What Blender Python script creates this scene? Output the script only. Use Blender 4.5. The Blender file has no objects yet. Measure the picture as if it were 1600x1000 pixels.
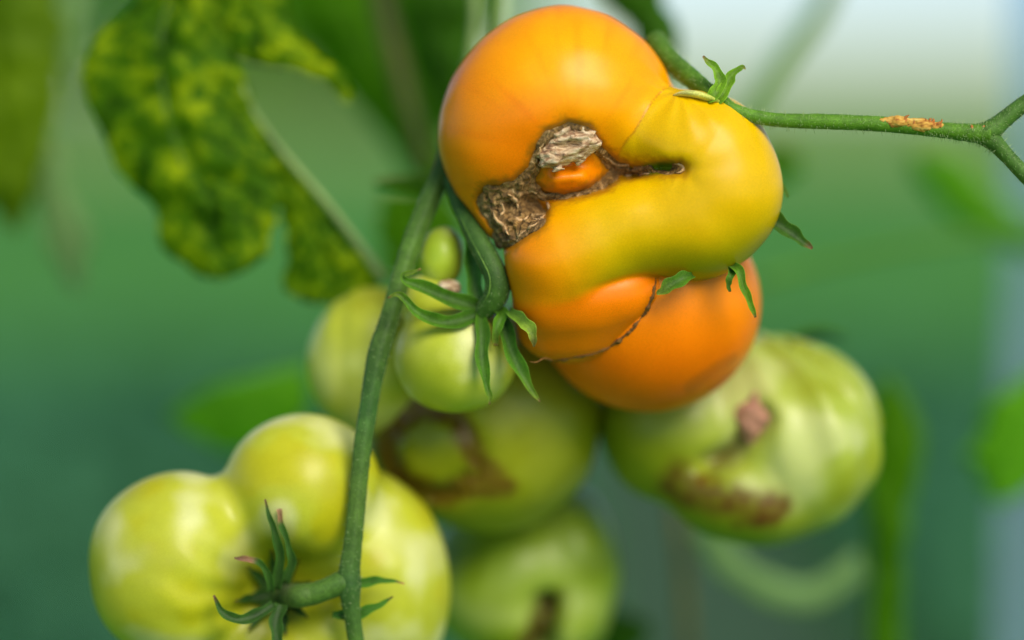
import bpy, math, random
import numpy as np
from mathutils import Vector

# ------------------------------------------------------------------ camera, sky, sun, exposure
sc = bpy.context.scene
COL = sc.collection
random.seed(7)
RNG = np.random.default_rng(7)
R = math.radians

PX = 1.0 / 6000.0                     # one photo pixel at the plane of focus, in metres
D = 85.0 / 36.0 * 1600.0              # focus distance in the same unit (0.63 m)
CAM_Z = 1.0
PITCH = math.atan(400.0 / D)          # the horizon lies near the top of the frame
cam_d = bpy.data.cameras.new('camera')
cam = bpy.data.objects.new('camera', cam_d)
COL.objects.link(cam)
cam.location = (0, 0, CAM_Z)
cam.rotation_euler = (math.pi / 2 - PITCH, 0, 0)
cam_d.lens = 85
cam_d.sensor_width = 36
cam_d.clip_start = 0.01
cam_d.clip_end = 3000
cam_d.dof.use_dof = True
cam_d.dof.focus_distance = (D - 45) * PX
cam_d.dof.aperture_fstop = 1.9
sc.camera = cam

SUN_EL, SUN_AZ = 42.0, 152.0          # azimuth clockwise from +Y (the view direction)
w = bpy.data.worlds.new('World')
sc.world = w
w.use_nodes = True
nt = w.node_tree
bg = nt.nodes['Background']
sky = nt.nodes.new('ShaderNodeTexSky')
sky.sky_type = 'NISHITA'
sky.sun_disc = False
sky.sun_elevation = R(SUN_EL)
sky.sun_rotation = R(SUN_AZ)
sky.air_density = 0.7
sky.dust_density = 0.3
sky.ozone_density = 2.5
nt.links.new(sky.outputs[0], bg.inputs[0])
bg.inputs[1].default_value = 0.10

sun_d = bpy.data.lights.new('sun', 'SUN')
sun_d.energy = 2.8
sun_d.angle = R(34)
sun_d.color = (1.0, 0.90, 0.72)
sun = bpy.data.objects.new('sun', sun_d)
COL.objects.link(sun)
az, el = R(SUN_AZ), R(SUN_EL)
sdir = Vector((math.sin(az) * math.cos(el), math.cos(az) * math.cos(el), math.sin(el)))
sun.rotation_euler = (-sdir).to_track_quat('-Z', 'Y').to_euler()
sun.location = (0, 0, 4)

sc.view_settings.view_transform = 'Standard'
sc.view_settings.look = 'None'
sc.view_settings.exposure = 0.36
sc.view_settings.gamma = 1.0
sc.render.engine = 'CYCLES'
sc.cycles.use_denoising = True
sc.cycles.max_bounces = 8
sc.cycles.transparent_max_bounces = 12

# ------------------------------------------------------------------ frames
RIGHT = np.array([1.0, 0, 0])
FWD = np.array([0, math.cos(PITCH), -math.sin(PITCH)])
UP = np.array([0, math.sin(PITCH), math.cos(PITCH)])
CAM = np.array([0, 0, CAM_Z])


def P(px, py, d=0.0):
    """a point seen at photo pixel (px, py), d pixel-units behind the plane of focus"""
    s = (D + d) / D
    return CAM + PX * (RIGHT * (px - 800) * s + UP * (500 - py) * s + FWD * (D + d))


def lin(r, g, b):
    f = lambda c: (c / 255 / 12.92) if c / 255 <= 0.04045 else ((c / 255 + 0.055) / 1.055) ** 2.4
    return np.array([f(r), f(g), f(b)])


# ------------------------------------------------------------------ numeric helpers
_perm = RNG.random((64, 64, 64))


def vnoise(p, scale, seed=0):
    """value noise in -1..1 on points (n,3); scale = size of a lump"""
    q = p / scale + 17.3 * (seed + 1)
    i = np.floor(q).astype(int)
    f = q - i
    f = f * f * (3 - 2 * f)
    out = 0
    for dx in (0, 1):
        for dy in (0, 1):
            for dz in (0, 1):
                h = _perm[(i[..., 0] + dx) & 63, (i[..., 1] + dy) & 63, (i[..., 2] + dz) & 63]
                out = out + h * (f[..., 0] if dx else 1 - f[..., 0]) * (f[..., 1] if dy else 1 - f[..., 1]) * (f[..., 2] if dz else 1 - f[..., 2])
    return out * 2 - 1


def smooth(a, b, x):
    t = np.clip((x - a) / (b - a), 0, 1)
    return t * t * (3 - 2 * t)


def smin(a, b, k):
    h = np.clip(0.5 + 0.5 * (b - a) / k, 0, 1)
    return b * (1 - h) + a * h - k * h * (1 - h)


def smax(a, b, k):
    return -smin(-a, -b, k)


def ell(p, c, r, rot=0.0):
    q = p - np.array(c, float)
    if rot:
        a = R(rot)
        q = np.stack([q[..., 0] * math.cos(a) + q[..., 1] * math.sin(a), -q[..., 0] * math.sin(a) + q[..., 1] * math.cos(a), q[..., 2]], -1)
    r = np.array(r, float)
    k0 = np.sqrt(((q / r) ** 2).sum(-1)) + 1e-6
    k1 = np.sqrt(((q / (r * r)) ** 2).sum(-1)) + 1e-9
    return k0 * (k0 - 1) / k1


def chain(p, pts):
    """tapered capsule chain; pts = (x, y, w, radius)"""
    d = None
    for a, b in zip(pts[:-1], pts[1:]):
        A, B = np.array(a[:3], float), np.array(b[:3], float)
        ab = B - A
        t = np.clip(((p - A) @ ab) / (ab @ ab), 0, 1)
        dd = np.sqrt(((p - A - t[..., None] * ab) ** 2).sum(-1)) - (a[3] + (b[3] - a[3]) * t)
        d = dd if d is None else smin(d, dd, 12)
    return d


def poly2(p, pts, rad=None):
    """distance in the photo plane to a polyline, minus its radius"""
    d = None
    for i, (a, b) in enumerate(zip(pts[:-1], pts[1:])):
        A, B = np.array(a[:2], float), np.array(b[:2], float)
        ab = B - A
        q = p[..., :2]
        t = np.clip(((q - A) @ ab) / (ab @ ab), 0, 1)
        ra = a[2] if len(a) > 2 else 0
        rb = b[2] if len(b) > 2 else 0
        dd = np.sqrt(((q - A - t[..., None] * ab) ** 2).sum(-1)) - (ra + (rb - ra) * t)
        d = dd if d is None else np.minimum(d, dd)
    return d


def surface_nets(f, lo, hi, h):
    lo = np.array(lo, float)
    n = np.ceil((np.array(hi, float) - lo) / h).astype(int) + 1
    ax = [lo[i] + h * np.arange(n[i]) for i in range(3)]
    B = 8
    nb = -(-n // B)
    bc = [lo[i] + h * (np.arange(nb[i]) * B + (B - 1) / 2) for i in range(3)]
    ctr = np.stack(np.meshgrid(*bc, indexing='ij'), -1)
    cf = f(ctr.reshape(-1, 3)).reshape(nb)
    F = np.repeat(np.repeat(np.repeat(cf, B, 0), B, 1), B, 2)
    near = np.argwhere(np.abs(cf) < h * B * 0.9 * 1.6 + 14)
    loc = np.stack(np.meshgrid(*[np.arange(B)] * 3, indexing='ij'), -1).reshape(-1, 3)
    for k0 in range(0, len(near), 400):
        ii = near[k0:k0 + 400, None, :] * B + loc[None]
        F[ii[..., 0], ii[..., 1], ii[..., 2]] = f(lo + h * ii)
    F = F[:n[0], :n[1], :n[2]]
    S = F < 0
    c = np.zeros(n - 1, int)
    for dx in (0, 1):
        for dy in (0, 1):
            for dz in (0, 1):
                c += S[dx:n[0] - 1 + dx, dy:n[1] - 1 + dy, dz:n[2] - 1 + dz]
    act = np.argwhere((c > 0) & (c < 8))
    idx = -np.ones(n - 1, int)
    idx[act[:, 0], act[:, 1], act[:, 2]] = np.arange(len(act))
    corners = [(dx, dy, dz) for dx in (0, 1) for dy in (0, 1) for dz in (0, 1)]
    val = {k: F[act[:, 0] + k[0], act[:, 1] + k[1], act[:, 2] + k[2]] for k in corners}
    acc = np.zeros((len(act), 3))
    cnt = np.zeros(len(act))
    for a in corners:
        for axis in range(3):
            if a[axis]:
                continue
            b = list(a)
            b[axis] = 1
            va, vb = val[a], val[tuple(b)]
            m = (va < 0) != (vb < 0)
            t = va[m] / (va[m] - vb[m])
            pt = np.tile(np.array(a, float), (m.sum(), 1))
            pt[:, axis] = t
            acc[m] += pt
            cnt[m] += 1
    V = lo + h * (act + acc / cnt[:, None])
    Q = []
    for axis in range(3):
        sl0 = [slice(None)] * 3
        sl1 = [slice(None)] * 3
        sl0[axis] = slice(0, -1)
        sl1[axis] = slice(1, None)
        A, B = S[tuple(sl0)], S[tuple(sl1)]
        e = np.argwhere(A != B)
        o = [(axis + 1) % 3, (axis + 2) % 3]
        ok = (e[:, o[0]] > 0) & (e[:, o[1]] > 0) & (e[:, o[0]] < n[o[0]] - 1) & (e[:, o[1]] < n[o[1]] - 1)
        e = e[ok]
        ins = A[e[:, 0], e[:, 1], e[:, 2]]
        q = []
        for d0, d1 in ((0, 0), (1, 0), (1, 1), (0, 1)):
            k = e.copy()
            k[:, o[0]] -= 1 - d0
            k[:, o[1]] -= 1 - d1
            q.append(idx[k[:, 0], k[:, 1], k[:, 2]])
        q = np.stack(q, 1)
        q[~ins] = q[~ins][:, ::-1]
        Q.append(q)
    return V, np.concatenate(Q)


def refine(f, V, h, it=2):
    for _ in range(it):
        e = 0.5
        f0 = f(V)
        g = np.stack([(f(V + np.eye(3)[i] * e) - f(V - np.eye(3)[i] * e)) / (2 * e) for i in range(3)], 1)
        L = (g * g).sum(1) + 1e-3
        V = V - np.clip(f0 / L, -h, h)[:, None] * g
    return V


# ------------------------------------------------------------------ scene helpers
def tag(o, label=None, cat=None, group=None, kind=None):
    if label:
        o['label'] = label
    if cat:
        o['category'] = cat
    if group:
        o['group'] = group
    if kind:
        o['kind'] = kind
    return o


def thing(name, loc, label, cat, group=None):
    o = bpy.data.objects.new(name, None)
    o.empty_display_size = 0.01
    o.location = Vector(loc)
    COL.objects.link(o)
    return tag(o, label, cat, group)


def mesh(name, V, F, mat, parent=None, colour=None, flat=False, label=None):
    """V in world metres; becomes one mesh object, child of parent"""
    V = np.asarray(V, float)
    top = parent
    off = np.zeros(3)
    while top is not None:
        off = off + np.array(top.location)
        top = top.parent
    org = np.zeros(3)
    if parent is None:
        org = V.mean(0)
        org[2] = V[:, 2].min()
    me = bpy.data.meshes.new(name)
    L = V - off - org
    if isinstance(F, np.ndarray):
        me.vertices.add(len(L))
        me.vertices.foreach_set('co', L.astype(np.float32).ravel())
        k = F.shape[1]
        me.loops.add(F.size)
        me.loops.foreach_set('vertex_index', F.astype(np.int32).ravel())
        me.polygons.add(len(F))
        me.polygons.foreach_set('loop_start', (np.arange(len(F)) * k).astype(np.int32))
        me.update(calc_edges=True)
    else:
        me.from_pydata([tuple(v) for v in L], [], [tuple(f) for f in F])
        me.update()
    me.validate()
    if not flat:
        me.polygons.foreach_set('use_smooth', [True] * len(me.polygons))
    if colour is not None:
        a = me.attributes.new('Col', 'FLOAT_COLOR', 'POINT')
        c = np.ones((len(V), 4), np.float32)
        c[:, :colour.shape[1]] = colour
        a.data.foreach_set('color', c.ravel())
    me.materials.append(mat)
    o = bpy.data.objects.new(name, me)
    COL.objects.link(o)
    o.location = Vector(org)
    if parent is not None:
        o.parent = parent
    if label:
        o['label'] = label
    return o


def cr(pts, n):
    """Catmull-Rom through pts (any width), n samples"""
    p = np.array(pts, float)
    p = np.vstack([2 * p[0] - p[1], p, 2 * p[-1] - p[-2]])
    out = []
    m = len(p) - 3
    for u in np.linspace(0, m - 1e-6, n):
        i = int(u)
        t = u - i
        a, b, c, d = p[i:i + 4]
        out.append(0.5 * ((2 * b) + (c - a) * t + (2 * a - 5 * b + 4 * c - d) * t * t + (3 * b - a - 3 * c + d) * t ** 3))
    return np.array(out)


def tube_vf(pts, n=40, ring=14, flat=1.0, nrm=None, rough=0.0, curl=0.0, seed=0, ridge=0.0, wob=0.0):
    """pts = (px, py, w, radius px). flat < 1 squashes along nrm; curl folds the strip into a channel"""
    s = cr(pts, n)
    C = np.array([P(a, b, c) for a, b, c, _ in s])
    rad = np.maximum(s[:, 3], 0.15) * PX
    T = np.gradient(C, axis=0)
    T /= np.linalg.norm(T, axis=1)[:, None] + 1e-12
    V = []
    if nrm is None:
        N = np.cross(T[0], FWD)
        if np.linalg.norm(N) < 1e-3:
            N = UP.copy()
        N /= np.linalg.norm(N)
    for i in range(n):
        if nrm is not None:
            A = np.array(nrm, float)
            A = A - T[i] * (A @ T[i])
            A /= np.linalg.norm(A) + 1e-9
        else:
            N = N - T[i] * (N @ T[i])
            N /= np.linalg.norm(N)
            A = N
        B = np.cross(T[i], A)
        for k in range(ring):
            a = 2 * math.pi * k / ring
            rr = rad[i] * (1 + rough * (_perm[i & 63, k & 63, seed & 63] - 0.5) * 2 + ridge * math.cos(5 * a))
            x, y = math.cos(a), math.sin(a)
            rr *= 1 + wob * math.sin(i * 0.55 + s[0, 0] + (2 if y > 0 else 0))
            V.append(C[i] + A * (x * flat * rr + curl * rr * (y * y)) + B * y * rr)
    F = []
    for i in range(n - 1):
        for k in range(ring):
            k2 = (k + 1) % ring
            F.append((i * ring + k, i * ring + k2, (i + 1) * ring + k2, (i + 1) * ring + k))
    F.append(tuple(range(ring))[::-1])
    F.append(tuple((n - 1) * ring + k for k in range(ring)))
    tt = np.repeat(np.linspace(0, 1, n), ring)
    return np.array(V), F, tt


def sub(p, off):
    return p


def tube(name, pts, mat, parent=None, n=40, ring=14, cols=None, label=None, veins=False, **kw):
    V, F, t = tube_vf(pts, n, ring, **kw)
    c = None
    if cols is not None:
        ts = [x[0] for x in cols]
        c = np.stack([np.interp(t, ts, [x[1][i] for x in cols]) for i in range(3)], 1)
        if veins:
            y = np.sin(2 * math.pi * np.tile(np.arange(ring), n) / ring)
            c = c * (0.72 + 0.5 * np.abs(y) ** 1.5 + 0.1 * np.cos(y * 14))[:, None]
    # faces must point outwards whatever the frame's handedness
    o = mesh(name, V, F, mat, parent, c, label=label)
    import bmesh
    bm = bmesh.new()
    bm.from_mesh(o.data)
    bmesh.ops.recalc_face_normals(bm, faces=bm.faces)
    bm.to_mesh(o.data)
    bm.free()
    o.data.polygons.foreach_set('use_smooth', [True] * len(o.data.polygons))
    return o


# ------------------------------------------------------------------ materials
def new_mat(name):
    m = bpy.data.materials.new(name)
    m.use_nodes = True
    t = m.node_tree
    return m, t, t.nodes['Principled BSDF'], t.nodes['Material Output']


def nd(t, kind, **kw):
    n = t.nodes.new(kind)
    for k, v in kw.items():
        setattr(n, k, v)
    return n


def noise(t, scale, detail=3, rough=0.5, co=None):
    n = nd(t, 'ShaderNodeTexNoise')
    n.inputs['Scale'].default_value = scale
    n.inputs['Detail'].default_value = detail
    n.inputs['Roughness'].default_value = rough
    if co is not None:
        t.links.new(co, n.inputs['Vector'])
    return n


def ramp(t, src, stops):
    r = nd(t, 'ShaderNodeValToRGB')
    el_ = r.color_ramp.elements
    while len(el_) < len(stops):
        el_.new(0.5)
    for e, (pos, c) in zip(el_, stops):
        e.position = pos
        e.color = (*c, 1)
    t.links.new(src, r.inputs[0])
    return r


def mixc(t, fac, a, b, mode='MIX'):
    m = nd(t, 'ShaderNodeMix', data_type='RGBA', blend_type=mode)
    for s, v in ((m.inputs[0], fac), (m.inputs[6], a), (m.inputs[7], b)):
        if hasattr(v, 'links'):
            t.links.new(v, s)
        elif isinstance(v, (int, float)):
            s.default_value = v
        else:
            s.default_value = (*v, 1)
    return m.outputs[2]


def bump(t, b, src, strength, dist):
    n = nd(t, 'ShaderNodeBump')
    n.inputs['Strength'].default_value = strength
    n.inputs['Distance'].default_value = dist
    t.links.new(src, n.inputs['Height'])
    t.links.new(n.outputs[0], b.inputs['Normal'])
    return n


def obj_co(t):
    return nd(t, 'ShaderNodeTexCoord').outputs['Object']


def tomato_mat(name, rough=0.34, sss=0.25, radius=(1, 0.5, 0.1), streak=0.2, speck=0.12, spec=0.3, coat=0.06):
    m, t, b, o = new_mat(name)
    co = obj_co(t)
    at = nd(t, 'ShaderNodeAttribute', attribute_name='Col')
    big = noise(t, 90, 3, 0.55, co)
    k = nd(t, 'ShaderNodeMapRange')
    k.inputs[3].default_value = 1 - streak
    k.inputs[4].default_value = 1 + streak
    t.links.new(big.outputs[0], k.inputs[0])
    k2 = nd(t, 'ShaderNodeMapRange')
    sp = noise(t, 3200, 2, 0.6, co)
    k2.inputs[1].default_value = 0.3
    k2.inputs[2].default_value = 0.7
    k2.inputs[3].default_value = 1 - speck
    k2.inputs[4].default_value = 1 + speck
    t.links.new(sp.outputs[0], k2.inputs[0])
    mu = nd(t, 'ShaderNodeMath', operation='MULTIPLY')
    t.links.new(k.outputs[0], mu.inputs[0])
    t.links.new(k2.outputs[0], mu.inputs[1])
    vm = nd(t, 'ShaderNodeVectorMath', operation='SCALE')
    t.links.new(at.outputs[0], vm.inputs[0])
    t.links.new(mu.outputs[0], vm.inputs['Scale'])
    t.links.new(vm.outputs[0], b.inputs['Base Color'])
    b.inputs['Subsurface Weight'].default_value = sss
    b.inputs['Subsurface Radius'].default_value = radius
    b.inputs['Subsurface Scale'].default_value = 0.004
    b.inputs['Roughness'].default_value = rough
    b.inputs['IOR'].default_value = 1.42
    b.inputs['Specular IOR Level'].default_value = spec
    b.inputs['Coat Weight'].default_value = coat
    b.inputs['Coat Roughness'].default_value = 0.25
    bump(t, b, sp.outputs[0], 0.12, 0.0003)
    return m


def plant_mat(name, dark=0.85, rough=0.55, sheen=0.06, attr=True, base=(0.08, 0.2, 0.03), sc1=260):
    m, t, b, o = new_mat(name)
    co = obj_co(t)
    n1 = noise(t, sc1, 4, 0.6, co)
    n2 = noise(t, 2600, 2, 0.6, co)
    if attr:
        src = nd(t, 'ShaderNodeAttribute', attribute_name='Col').outputs[0]
    else:
        c = nd(t, 'ShaderNodeRGB')
        c.outputs[0].default_value = (*base, 1)
        src = c.outputs[0]
    r = ramp(t, n1.outputs[0], [(0.25, (0.6, 0.65, 0.6)), (0.75, (1.35, 1.3, 1.2))])
    r2 = ramp(t, n2.outputs[0], [(0.3, (0.72, 0.72, 0.72)), (0.7, (1.25, 1.25, 1.25))])
    x = mixc(t, 1.0, src, r.outputs[0], 'MULTIPLY')
    x = mixc(t, 1.0, x, r2.outputs[0], 'MULTIPLY')
    t.links.new(x, b.inputs['Base Color'])
    b.inputs['Roughness'].default_value = rough
    b.inputs['Sheen Weight'].default_value = sheen
    b.inputs['Sheen Roughness'].default_value = 0.4
    b.inputs['Specular IOR Level'].default_value = 0.25
    b.inputs['Subsurface Weight'].default_value = 0.12
    b.inputs['Subsurface Radius'].default_value = (0.5, 1, 0.2)
    b.inputs['Subsurface Scale'].default_value = 0.002
    bump(t, b, n2.outputs[0], 0.35, 0.0004)
    return m


def leaf_mat(name, c1, c2, c3, scale=170, trans=0.45, rough=0.5, tmul=1.6, cuts=(0.35, 0.52, 0.68)):
    """c1 dark, c2 mid, c3 pale yellowish mottling"""
    m, t, b, o = new_mat(name)
    co = obj_co(t)
    n1 = noise(t, scale, 6, 0.68, co)
    n1.inputs['Distortion'].default_value = 0.9
    n0 = noise(t, scale * 0.22, 2, 0.5, co)
    av = nd(t, 'ShaderNodeMix', data_type='FLOAT')
    av.inputs[0].default_value = 0.45
    t.links.new(n1.outputs[0], av.inputs[2])
    t.links.new(n0.outputs[0], av.inputs[3])
    at = nd(t, 'ShaderNodeAttribute', attribute_name='Col')
    vs = nd(t, 'ShaderNodeMath', operation='MULTIPLY_ADD')
    vs.inputs[1].default_value = -0.09
    t.links.new(at.outputs['Fac'], vs.inputs[0])
    t.links.new(av.outputs[0], vs.inputs[2])
    av = vs
    r = ramp(t, av.outputs[0], [(cuts[0], c1), (cuts[1], c2), (cuts[2], c3)])
    t.links.new(r.outputs[0], b.inputs['Base Color'])
    b.inputs['Roughness'].default_value = rough
    b.inputs['Specular IOR Level'].default_value = 0.12
    bump(t, b, n1.outputs[0], 0.4, 0.002)
    tr = nd(t, 'ShaderNodeBsdfTranslucent')
    vm = nd(t, 'ShaderNodeVectorMath', operation='MULTIPLY')
    t.links.new(r.outputs[0], vm.inputs[0])
    vm.inputs[1].default_value = (tmul * 1.1, tmul, tmul * 0.4)
    t.links.new(vm.outputs[0], tr.inputs['Color'])
    mx = nd(t, 'ShaderNodeMixShader')
    mx.inputs[0].default_value = trans
    t.links.new(b.outputs[0], mx.inputs[1])
    t.links.new(tr.outputs[0], mx.inputs[2])
    t.links.new(mx.outputs[0], o.inputs['Surface'])
    return m


M_ORANGE = tomato_mat('ripe tomato skin', 0.31, 0.14, (1, 0.42, 0.06), 0.12, 0.1, 0.32, 0.0)
M_GREEN = tomato_mat('unripe tomato skin', 0.33, 0.2, (0.8, 1, 0.2), 0.16, 0.06, 0.45, 0.0)
M_STEM = plant_mat('hairy green stem')
M_SEPAL = plant_mat('green sepal', sheen=0.04, rough=0.5)


def crust_mat():
    m, t, b, o = new_mat('corky scar crust')
    co = obj_co(t)
    n1 = noise(t, 430, 6, 0.62, co)
    n1.inputs['Distortion'].default_value = 1.6
    n2 = noise(t, 130, 3, 0.6, co)
    r = ramp(t, n1.outputs[0], [(0.3, lin(60, 44, 24)), (0.48, lin(130, 100, 56)), (0.6, lin(176, 140, 90)), (0.7, lin(226, 192, 142))])
    r2 = ramp(t, n2.outputs[0], [(0.4, (1, 1, 1)), (0.65, lin(205, 190, 110))])
    t.links.new(mixc(t, 0.8, r.outputs[0], r2.outputs[0], 'MULTIPLY'), b.inputs['Base Color'])
    b.inputs['Roughness'].default_value = 0.8
    bump(t, b, n1.outputs[0], 0.6, 0.001)
    return m


def cork_mat():
    m, t, b, o = new_mat('dry pale cork')
    co = obj_co(t)
    mp = nd(t, 'ShaderNodeMapping')
    mp.inputs['Rotation'].default_value = (0, R(-22), 0)
    mp.inputs['Scale'].default_value = (0.35, 1, 1.6)
    t.links.new(co, mp.inputs[0])
    n1 = noise(t, 620, 5, 0.6, mp.outputs[0])
    n1.inputs['Distortion'].default_value = 0.8
    r = ramp(t, n1.outputs[0], [(0.32, lin(92, 64, 46)), (0.43, lin(170, 130, 94)), (0.53, lin(226, 198, 156)), (0.7, lin(246, 230, 200))])
    t.links.new(r.outputs[0], b.inputs['Base Color'])
    b.inputs['Roughness'].default_value = 0.75
    bump(t, b, n1.outputs[0], 0.9, 0.0012)
    return m


M_CRUST = crust_mat()
M_CORK = cork_mat()


def simple(name, col, rough=0.7, scale=400, var=0.3):
    m, t, b, o = new_mat(name)
    n1 = noise(t, scale, 4, 0.6, obj_co(t))
    c = np.array(col)
    r = ramp(t, n1.outputs[0], [(0.3, c * (1 - var)), (0.7, c * (1 + var))])
    t.links.new(r.outputs[0], b.inputs['Base Color'])
    b.inputs['Roughness'].default_value = rough
    return m


M_SEAM = simple('brown seam', lin(120, 82, 30), 0.8, 900, 0.5)
M_HAIR = simple('fine plant hairs', lin(168, 192, 128), 0.6, 100, 0.1)

# ------------------------------------------------------------------ setting: ground and far field
def sheet(name, x0, x1, y0, y1, z, mat, nx=2, ny=2):
    xs, ys = np.linspace(x0, x1, nx), np.linspace(y0, y1, ny)
    V = [(x, y, z) for y in ys for x in xs]
    F = [(j * nx + i, j * nx + i + 1, (j + 1) * nx + i + 1, (j + 1) * nx + i) for j in range(ny - 1) for i in range(nx - 1)]
    o = mesh(name, V, F, mat)
    return tag(o, kind='structure')


def ground_mat(name, stops, scale):
    m, t, b, o = new_mat(name)
    n1 = noise(t, scale, 6, 0.65, obj_co(t))
    r = ramp(t, n1.outputs[0], stops)
    t.links.new(r.outputs[0], b.inputs['Base Color'])
    b.inputs['Roughness'].default_value = 0.9
    b.inputs['Specular IOR Level'].default_value = 0.06
    return m


sheet('lawn', -900, 900, -3, 1500, 0.0, ground_mat('lawn grass', [(0.3, (0.06, 0.22, 0.04)), (0.7, (0.09, 0.30, 0.06))], 1.3))
sheet('path', 0.12, 0.62, 2.2, 24, 0.003, ground_mat('grey gravel', [(0.3, (0.035, 0.085, 0.045)), (0.7, (0.075, 0.14, 0.08))], 40))
sheet('field', -900, 900, 26, 1400, 0.004, ground_mat('dry meadow', [(0.3, (0.20, 0.34, 0.09)), (0.7, (0.30, 0.42, 0.13))], 0.2))

# ------------------------------------------------------------------ the vegetable bed below: low blue-green leaves, one mass
def blade_patch(name, n, x0, x1, y0, y1, hmin, hmax, mat, label, cat, seed):
    rr = np.random.default_rng(seed)
    V, F = [], []
    for i in range(n):
        x, y = rr.uniform(x0, x1), y0 + (y1 - y0) * rr.uniform(0, 1) ** 1.8
        if 0.08 < x < 0.66:
            continue
        h, a = rr.uniform(hmin, hmax), rr.uniform(0, 2 * math.pi)
        wd = h * rr.uniform(0.18, 0.34)
        dx, dy = math.cos(a), math.sin(a)
        ln = h * rr.uniform(0.3, 0.9)
        k = len(V)
        V += [(x - dy * wd * .3, y + dx * wd * .3, 0.006), (x + dy * wd * .3, y - dx * wd * .3, 0.006),
              (x + dx * ln * .4 - dy * wd, y + dy * ln * .4 + dx * wd, h * .7), (x + dx * ln * .4 + dy * wd, y + dy * ln * .4 - dx * wd, h * .7),
              (x + dx * ln, y + dy * ln, h * rr.uniform(.75, 1.05))]
        F += [(k, k + 1, k + 3, k + 2), (k + 2, k + 3, k + 4)]
    o = mesh(name, V, F, mat)
    return tag(o, label, cat, kind='stuff')


M_BED = leaf_mat('blue green bed leaves', (0.045, 0.18, 0.085), (0.06, 0.22, 0.105), (0.085, 0.28, 0.13), 3, 0.25, 0.45)
blade_patch('bed_foliage', 9000, -2.2, 2.2, 2.6, 7.5, 0.06, 0.2, M_BED, 'dark blue green bed foliage blurred behind the tomatoes', 'foliage', 3)

def shrub(name, cx, cy, wx, h, n, mat, label, seed):
    rr = np.random.default_rng(seed)
    t = thing(name, (cx, cy, 0), label, 'shrub', 'background shrubs')
    V, F = [], []
    lumps = [(cx + rr.uniform(-.8, .8) * wx, cy + rr.uniform(-.4, .4) * wx, h * rr.uniform(.35, .8), rr.uniform(.25, .42) * wx) for _ in range(9)]
    for i in range(n):
        lx, ly, lz, lr = lumps[rr.integers(len(lumps))]
        d = rr.normal(size=3)
        d *= lr * rr.uniform(.5, 1) ** .4 / np.linalg.norm(d)
        c = np.array([lx, ly, max(.05, lz + d[2])]) + np.array([d[0], d[1], 0])
        u = rr.normal(size=3)
        u /= np.linalg.norm(u)
        v = np.cross(u, rr.normal(size=3))
        v /= np.linalg.norm(v)
        L = rr.uniform(.035, .06) * wx
        k = len(V)
        V += [c - u * L, c + v * L * .45, c + u * L, c - v * L * .45]
        F.append((k, k + 1, k + 2, k + 3))
    o = mesh('foliage', V, F, mat, t)
    o['kind'] = 'stuff'
    for j in range(4):
        b = lumps[j]
        s = np.linspace(0, 1, 8)
        P0, P1 = np.array([cx + .08 * (j - 1.5), cy, 0.0]), np.array(b[:3])
        VV, FF = [], []
        for i, q in enumerate(s):
            c = P0 * (1 - q) + P1 * q
            rd = .016 * wx * (1 - .7 * q)
            for m_ in range(8):
                VV.append(c + rd * np.array([math.cos(m_ * math.pi / 4), math.sin(m_ * math.pi / 4), 0]))
        for i in range(7):
            for m_ in range(8):
                FF.append((i * 8 + m_, i * 8 + (m_ + 1) % 8, (i + 1) * 8 + (m_ + 1) % 8, (i + 1) * 8 + m_))
        mesh('branch', VV, FF, M_TRUNK, t)
    return t


M_TRUNK = simple('shrub bark', (0.10, 0.075, 0.05), 0.9, 40, 0.4)
M_SHR = leaf_mat('shrub leaves', (0.16, 0.42, 0.05), (0.24, 0.52, 0.07), (0.34, 0.62, 0.10), 6, 0.5)
M_SHR2 = leaf_mat('shrub leaves darker', (0.05, 0.24, 0.04), (0.08, 0.32, 0.06), (0.12, 0.4, 0.08), 6, 0.5)
shrub('shrub', -7.0, 60.0, 10.0, 6.0, 9000, M_SHR, 'wide bright green blurred shrub far behind the top left leaves', 5)
shrub('shrub', -13.0, 52.0, 5.0, 4.5, 6000, M_SHR2, 'darker green blurred shrub behind the left edge', 6)

# ------------------------------------------------------------------ translucent film at the right edge
def film():
    m, t, b, o = new_mat('pale blue film')
    b.inputs['Base Color'].default_value = (*lin(190, 215, 238), 1)
    b.inputs['Roughness'].default_value = 0.35
    tl = nd(t, 'ShaderNodeBsdfTranslucent')
    tl.inputs[0].default_value = (*lin(190, 215, 238), 1)
    tp = nd(t, 'ShaderNodeBsdfTransparent')
    tp.inputs[0].default_value = (*lin(205, 228, 250), 1)
    a = nd(t, 'ShaderNodeMixShader')
    a.inputs[0].default_value = 0.5
    t.links.new(b.outputs[0], a.inputs[1])
    t.links.new(tl.outputs[0], a.inputs[2])
    c = nd(t, 'ShaderNodeMixShader')
    c.inputs[0].default_value = 0.62
    t.links.new(a.outputs[0], c.inputs[1])
    t.links.new(tp.outputs[0], c.inputs[2])
    t.links.new(c.outputs[0], o.inputs['Surface'])
    e = P(1562, 500, 1500)
    V, F = [], []
    nx, nz = 60, 3
    for j in range(nz):
        for i in range(nx):
            x = e[0] + 0.55 * i / (nx - 1)
            V.append((x, e[1] + 0.006 * math.sin(i * 0.9), 0.01 + 2.0 * j / (nz - 1)))
    for j in range(nz - 1):
        for i in range(nx - 1):
            F.append((j * nx + i, j * nx + i + 1, (j + 1) * nx + i + 1, (j + 1) * nx + i))
    ob = mesh('plastic_sheet', V, F, m)
    return tag(ob, 'pale blue translucent plastic sheet hanging at the right edge', 'sheet')


film()

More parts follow.
